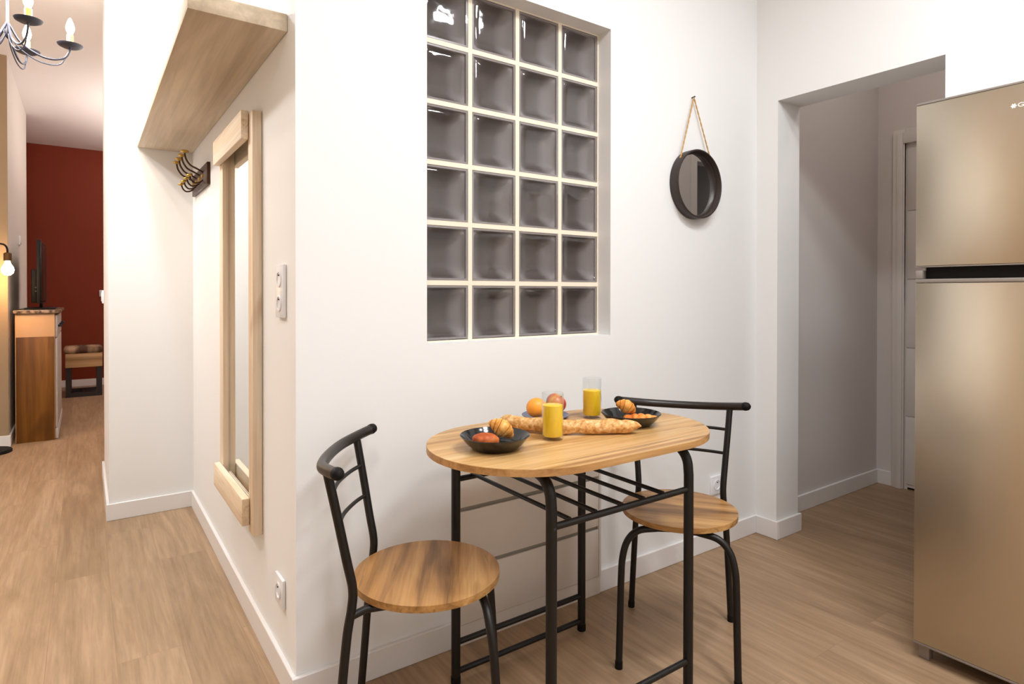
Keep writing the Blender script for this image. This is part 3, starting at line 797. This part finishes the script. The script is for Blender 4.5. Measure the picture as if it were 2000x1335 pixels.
# ------------------------------------------------------------------ chandelier in the passage
hx, hy, hz = -.735, 1.545, 2.215
t = thing('chandelier', 'wrought iron chandelier with lit candle bulbs hanging in the passage', 'chandelier', (hx, hy, CEIL))
dz = hz-CEIL
BULB = emit('lit_candle_bulb', (1, .86, .66, 1), 30)
CANDLE = mat('amber_candle_sleeve', srgb(236, 184, 92), .45)
obj('stem', TB([(0, 0, 0), (0, 0, dz+.02)], .005, 12), IRON, t)
obj('ceiling_rose', LT([(0, -.03), (.02, -.028), (.05, -.008), (.055, 0), (0, 0)], 32), IRON, t)
obj('finial', LT([(0, -.03), (.008, -.02), (.014, 0), (.008, .02), (.005, .03)], 20, at=(0, 0, dz+.01)), IRON, t)
for k in range(5):
    a = math.radians(4+72*k)
    def pp(r_, z): return (r_*math.cos(a), r_*math.sin(a), dz+z)
    arm = obj('arm', TB(catmull([pp(.004, .045), pp(.04, -.02), pp(.095, -.058), pp(.145, -.068), pp(.190, -.052), pp(.207, -.02), pp(.210, .0)], 7), .0042, 10), IRON, t)
    obj('scroll', TB(catmull([pp(.004, .012), pp(.03, -.04), pp(.085, -.080), pp(.135, -.092), pp(.175, -.082), pp(.196, -.045)], 7), .0026, 8), IRON, arm)
    c = pp(.210, 0)
    obj('drip_pan', LT([(0, -.004), (.03, -.003), (.044, .004), (.048, .010), (.046, .011), (.04, .005), (.02, .0), (0, 0)], 32, at=c), IRON, arm)
    sl = obj('candle_sleeve', LT([(0, 0), (.0125, 0), (.0125, .052), (0, .053)], 20, at=c), CANDLE, arm)
    bl = obj('bulb', LT([(0, .053), (.008, .054), (.015, .072), (.0165, .084), (.012, .104), (.005, .122), (0, .127)], 20, at=c), BULB, sl)
    point('candle_bulb_light', (c[0], c[1], c[2]+.15), 8, WARM, .025, t)

# ------------------------------------------------------------------ lounge furniture seen through the passage
t = thing('cabinet', 'narrow cabinet with an orange wood end panel and marble top under the television', 'cabinet', (-.79, 4.7, 0))
def G(name, x0, x1, y0, y1, z0, z1, m, bev=.002, par=None): return obj(name, B(x0+.79, x1+.79, y0-4.7, y1-4.7, z0, z1, bev), m, par or t)
G('carcass', -.912, -.670, 4.215, 5.24, .004, .985, CREAM)
G('end_panel', -.906, -.674, 4.203, 4.214, .0, .805, ORWOOD)
MARB = mat('dark_marble', srgb(96, 78, 66), .25)
mn = noise_tex(MARB, mapping(MARB).outputs['Vector'], 40, 4); mr_ = ramp(MARB, mn.outputs['Fac'], [(.4, srgb(70, 52, 42)), (.6, srgb(150, 128, 108))]); link(MARB, mr_.outputs['Color'], MARB.node_tree.nodes['Principled BSDF'].inputs['Base Color'])
G('marble_top', -.922, -.632, 4.190, 5.26, .986, 1.010, MARB, .003)
for k in range(3):
    d = G('drawer', -.669, -.655, 4.235+k*.34, 4.235+k*.34+.33, .80, .97, LGREY)
    G('knob', -.6548, -.630, 4.39+k*.34, 4.41+k*.34, .87, .89, IRON, .004, d)
    d = G('cabinet_door', -.669, -.655, 4.235+k*.34, 4.235+k*.34+.33, .09, .79, LGREY)
G('kick_plate', -.669, -.650, 4.225, 5.24, .004, .085, LGREY)
t = thing('television', 'black flat television seen edge-on, standing on the cabinet top', 'television', (-.775, 4.72, 1.0105))
def V(name, x0, x1, y0, y1, z0, z1, m, bev=.003): return obj(name, B(x0+.775, x1+.775, y0-4.72, y1-4.72, z0-1.0105, z1-1.0105, bev), m, t)
V('screen', -.762, -.757, 4.315, 5.115, 1.075, 1.545, mat('black_screen', srgb(10, 8, 10), .35), .001)
V('bezel', -.785, -.7625, 4.30, 5.13, 1.06, 1.56, DARKP)
V('rear_housing', -.825, -.7855, 4.40, 5.03, 1.065, 1.33, DARKP, .01)
V('stand_neck', -.785, -.765, 4.66, 4.78, 1.02, 1.06, DARKP)
V('stand_base', -.875, -.675, 4.45, 4.99, 1.0107, 1.0195, DARKP)
for z in (1.155, 1.185):
    o = V('cable_plug', -.80, -.788, 4.388, 4.3995, z-.006, z+.006, IRON, .003)
t = thing('stool', 'striped fur seated stool with wooden block rim in the dark red room', 'stool', (-.487, 6.66, 0))
FUR = mat('striped_fur', srgb(120, 88, 64), .95); fmp = mapping(FUR, (7, 1.5, 2)); fn = noise_tex(FUR, fmp.outputs['Vector'], 1.2, 3)
fr_ = ramp(FUR, fn.outputs['Fac'], [(.38, srgb(90, 60, 42)), (.6, srgb(196, 162, 128))]); link(FUR, fr_.outputs['Color'], FUR.node_tree.nodes['Principled BSDF'].inputs['Base Color'])
fb = noise_tex(FUR, mapping(FUR).outputs['Vector'], 220, 2); bump(FUR, fb.outputs['Fac'], .8, .006)
bm = B(-.185, .175, -.215, .215, .478, .545, .03, 4)
for v in bm.verts:
    if v.co.z > .52: v.co.z -= .022*math.cos(v.co.x/.18*PI/2)*math.cos(v.co.y/.215*PI/2)
obj('seat_cushion', bm, FUR, t)
obj('wood_block', B(-.168, .168, -.21, .21, .325, .4775, .006), BLOCKW, t)
DK = mat('dark_painted_steel', srgb(40, 32, 30), .5)
for y in (-.19, .15):
    b = bmesh.new(); box(b, -.165, -.115, y, y+.045, 0, .3245); box(b, .115, .165, y, y+.045, 0, .3245); box(b, -.1148, .1148, y, y+.045, 0, .05)
    obj('leg_frame', b, DK, t)
obj('stretcher', B(-.02, .02, -.1448, .1498, .005, .045), DK, t)
t = thing('floor_lamp', 'black floor lamp with a lit bare bulb beside the cabinet at the left edge', 'lamp', (-1.035, 3.96, 0))
obj('base', LT([(0, 0), (.125, 0), (.125, .016), (.12, .022), (0, .022)], 40), DARKP, t)
obj('pole', TB([(-.02, 0, .022), (-.02, 0, 1.4)]+catmull([(-.02, 0, 1.42), (-.012, 0, 1.455), (.012, 0, 1.487), (.035, 0, 1.495)], 5)+catmull([(.06, .0, 1.496), (.085, 0, 1.489), (.100, 0, 1.466), (.103, 0, 1.43)], 5), .0065, 12), DARKP, t)
sk = obj('bulb_socket', LT([(0, .06), (.012, .06), (.024, .052), (.024, 0), (0, 0)], 24, at=(.103, 0, 1.375)), mat('dark_brass_socket', srgb(96, 66, 34), .4, .6), t)
obj('bulb', LT([(0, .0), (.014, -.001), (.018, -.018), (.034, -.048), (.038, -.066), (.032, -.088), (.018, -.102), (0, -.106)], 28, at=(.103, 0, 1.3745)), emit('lit_globe_bulb', (1, .70, .36, 1), 28), sk)
point('floor_lamp_bulb_light', (.06, -.02, 1.20), 4.5, (1, .56, .24), .05, t)

# ------------------------------------------------------------------ ceiling fittings: inferred kitchen pair and made-up ones for added fill
LENS = emit('lit_lamp_and_fill_lens', (1, .95, .88, 1), 6)  # shared glow of the inferred lamps and the added fill fittings
def ceiling_lamp_and_fill(x, y, s, label):
    t = thing('ceiling_lamp_and_fill', label, 'ceiling light', (x, y, CEIL), group='flush ceiling lights')
    obj('housing', LT([(s/2-.002, -.024), (s/2+.012, -.026), (s/2+.014, 0), (0, 0), (0, -.02)], 40), PLASTIC, t)
    obj('lens', LT([(0, -.024), (s/2-.003, -.024), (s/2-.003, -.021), (0, -.021)], 40), LENS, t)
for q, ((x, y), s, p, c) in zip(('above the refrigerator side of the table', 'in front of the refrigerator', 'above the camera side of the wall corner, added fill', 'at the back of the kitchen, added fill'), KITCHEN):
    ceiling_lamp_and_fill(x, y, s, 'flush round white ceiling light '+q)
ceiling_lamp_and_fill(-1.55, 1.3, .35, 'added unseen fill light on the ceiling left of the chandelier')
ceiling_lamp_and_fill(-.42, 1.15, .16, 'added unseen cool fill disc on the ceiling above the wall shelf')
t = thing('added_uplighter', 'added unseen uplighter behind the white partition, brightening the ceiling', 'lamp', (.75, 5.0, 0))  # made-up fitting around the added ceiling uplight
obj('base', LT([(0, 0), (.13, 0), (.13, .02), (0, .02)], 32), DARKP, t)
obj('pole', TB([(0, 0, .02), (0, 0, 1.84)], .01, 12), DARKP, t)
obj('lamp_shade', LT([(0, 1.84), (.05, 1.85), (.15, 1.925), (.153, 1.925), (.05, 1.846), (0, 1.836)], 32), DARKP, t)
t = thing('added_fill_globe', 'added unseen globe filling the right side of the red lounge with light', 'pendant light', (.55, 6.3, CEIL))  # made-up fitting for the added lounge fill light
obj('rod', TB([(0, 0, 0), (0, 0, -.28)], .006, 10), IRON, t)
obj('globe', LT([(0, -.28), (.05, -.30), (.08, -.36), (.05, -.42), (0, -.44)], 24), LENS, t)
ceiling_lamp_and_fill(2.75, -.55, .25, 'added unseen fill light on the hall ceiling behind the doorway')
ceiling_lamp_and_fill(1.3, 1.2, .30, 'added unseen fill light on the ceiling behind the glass block window')
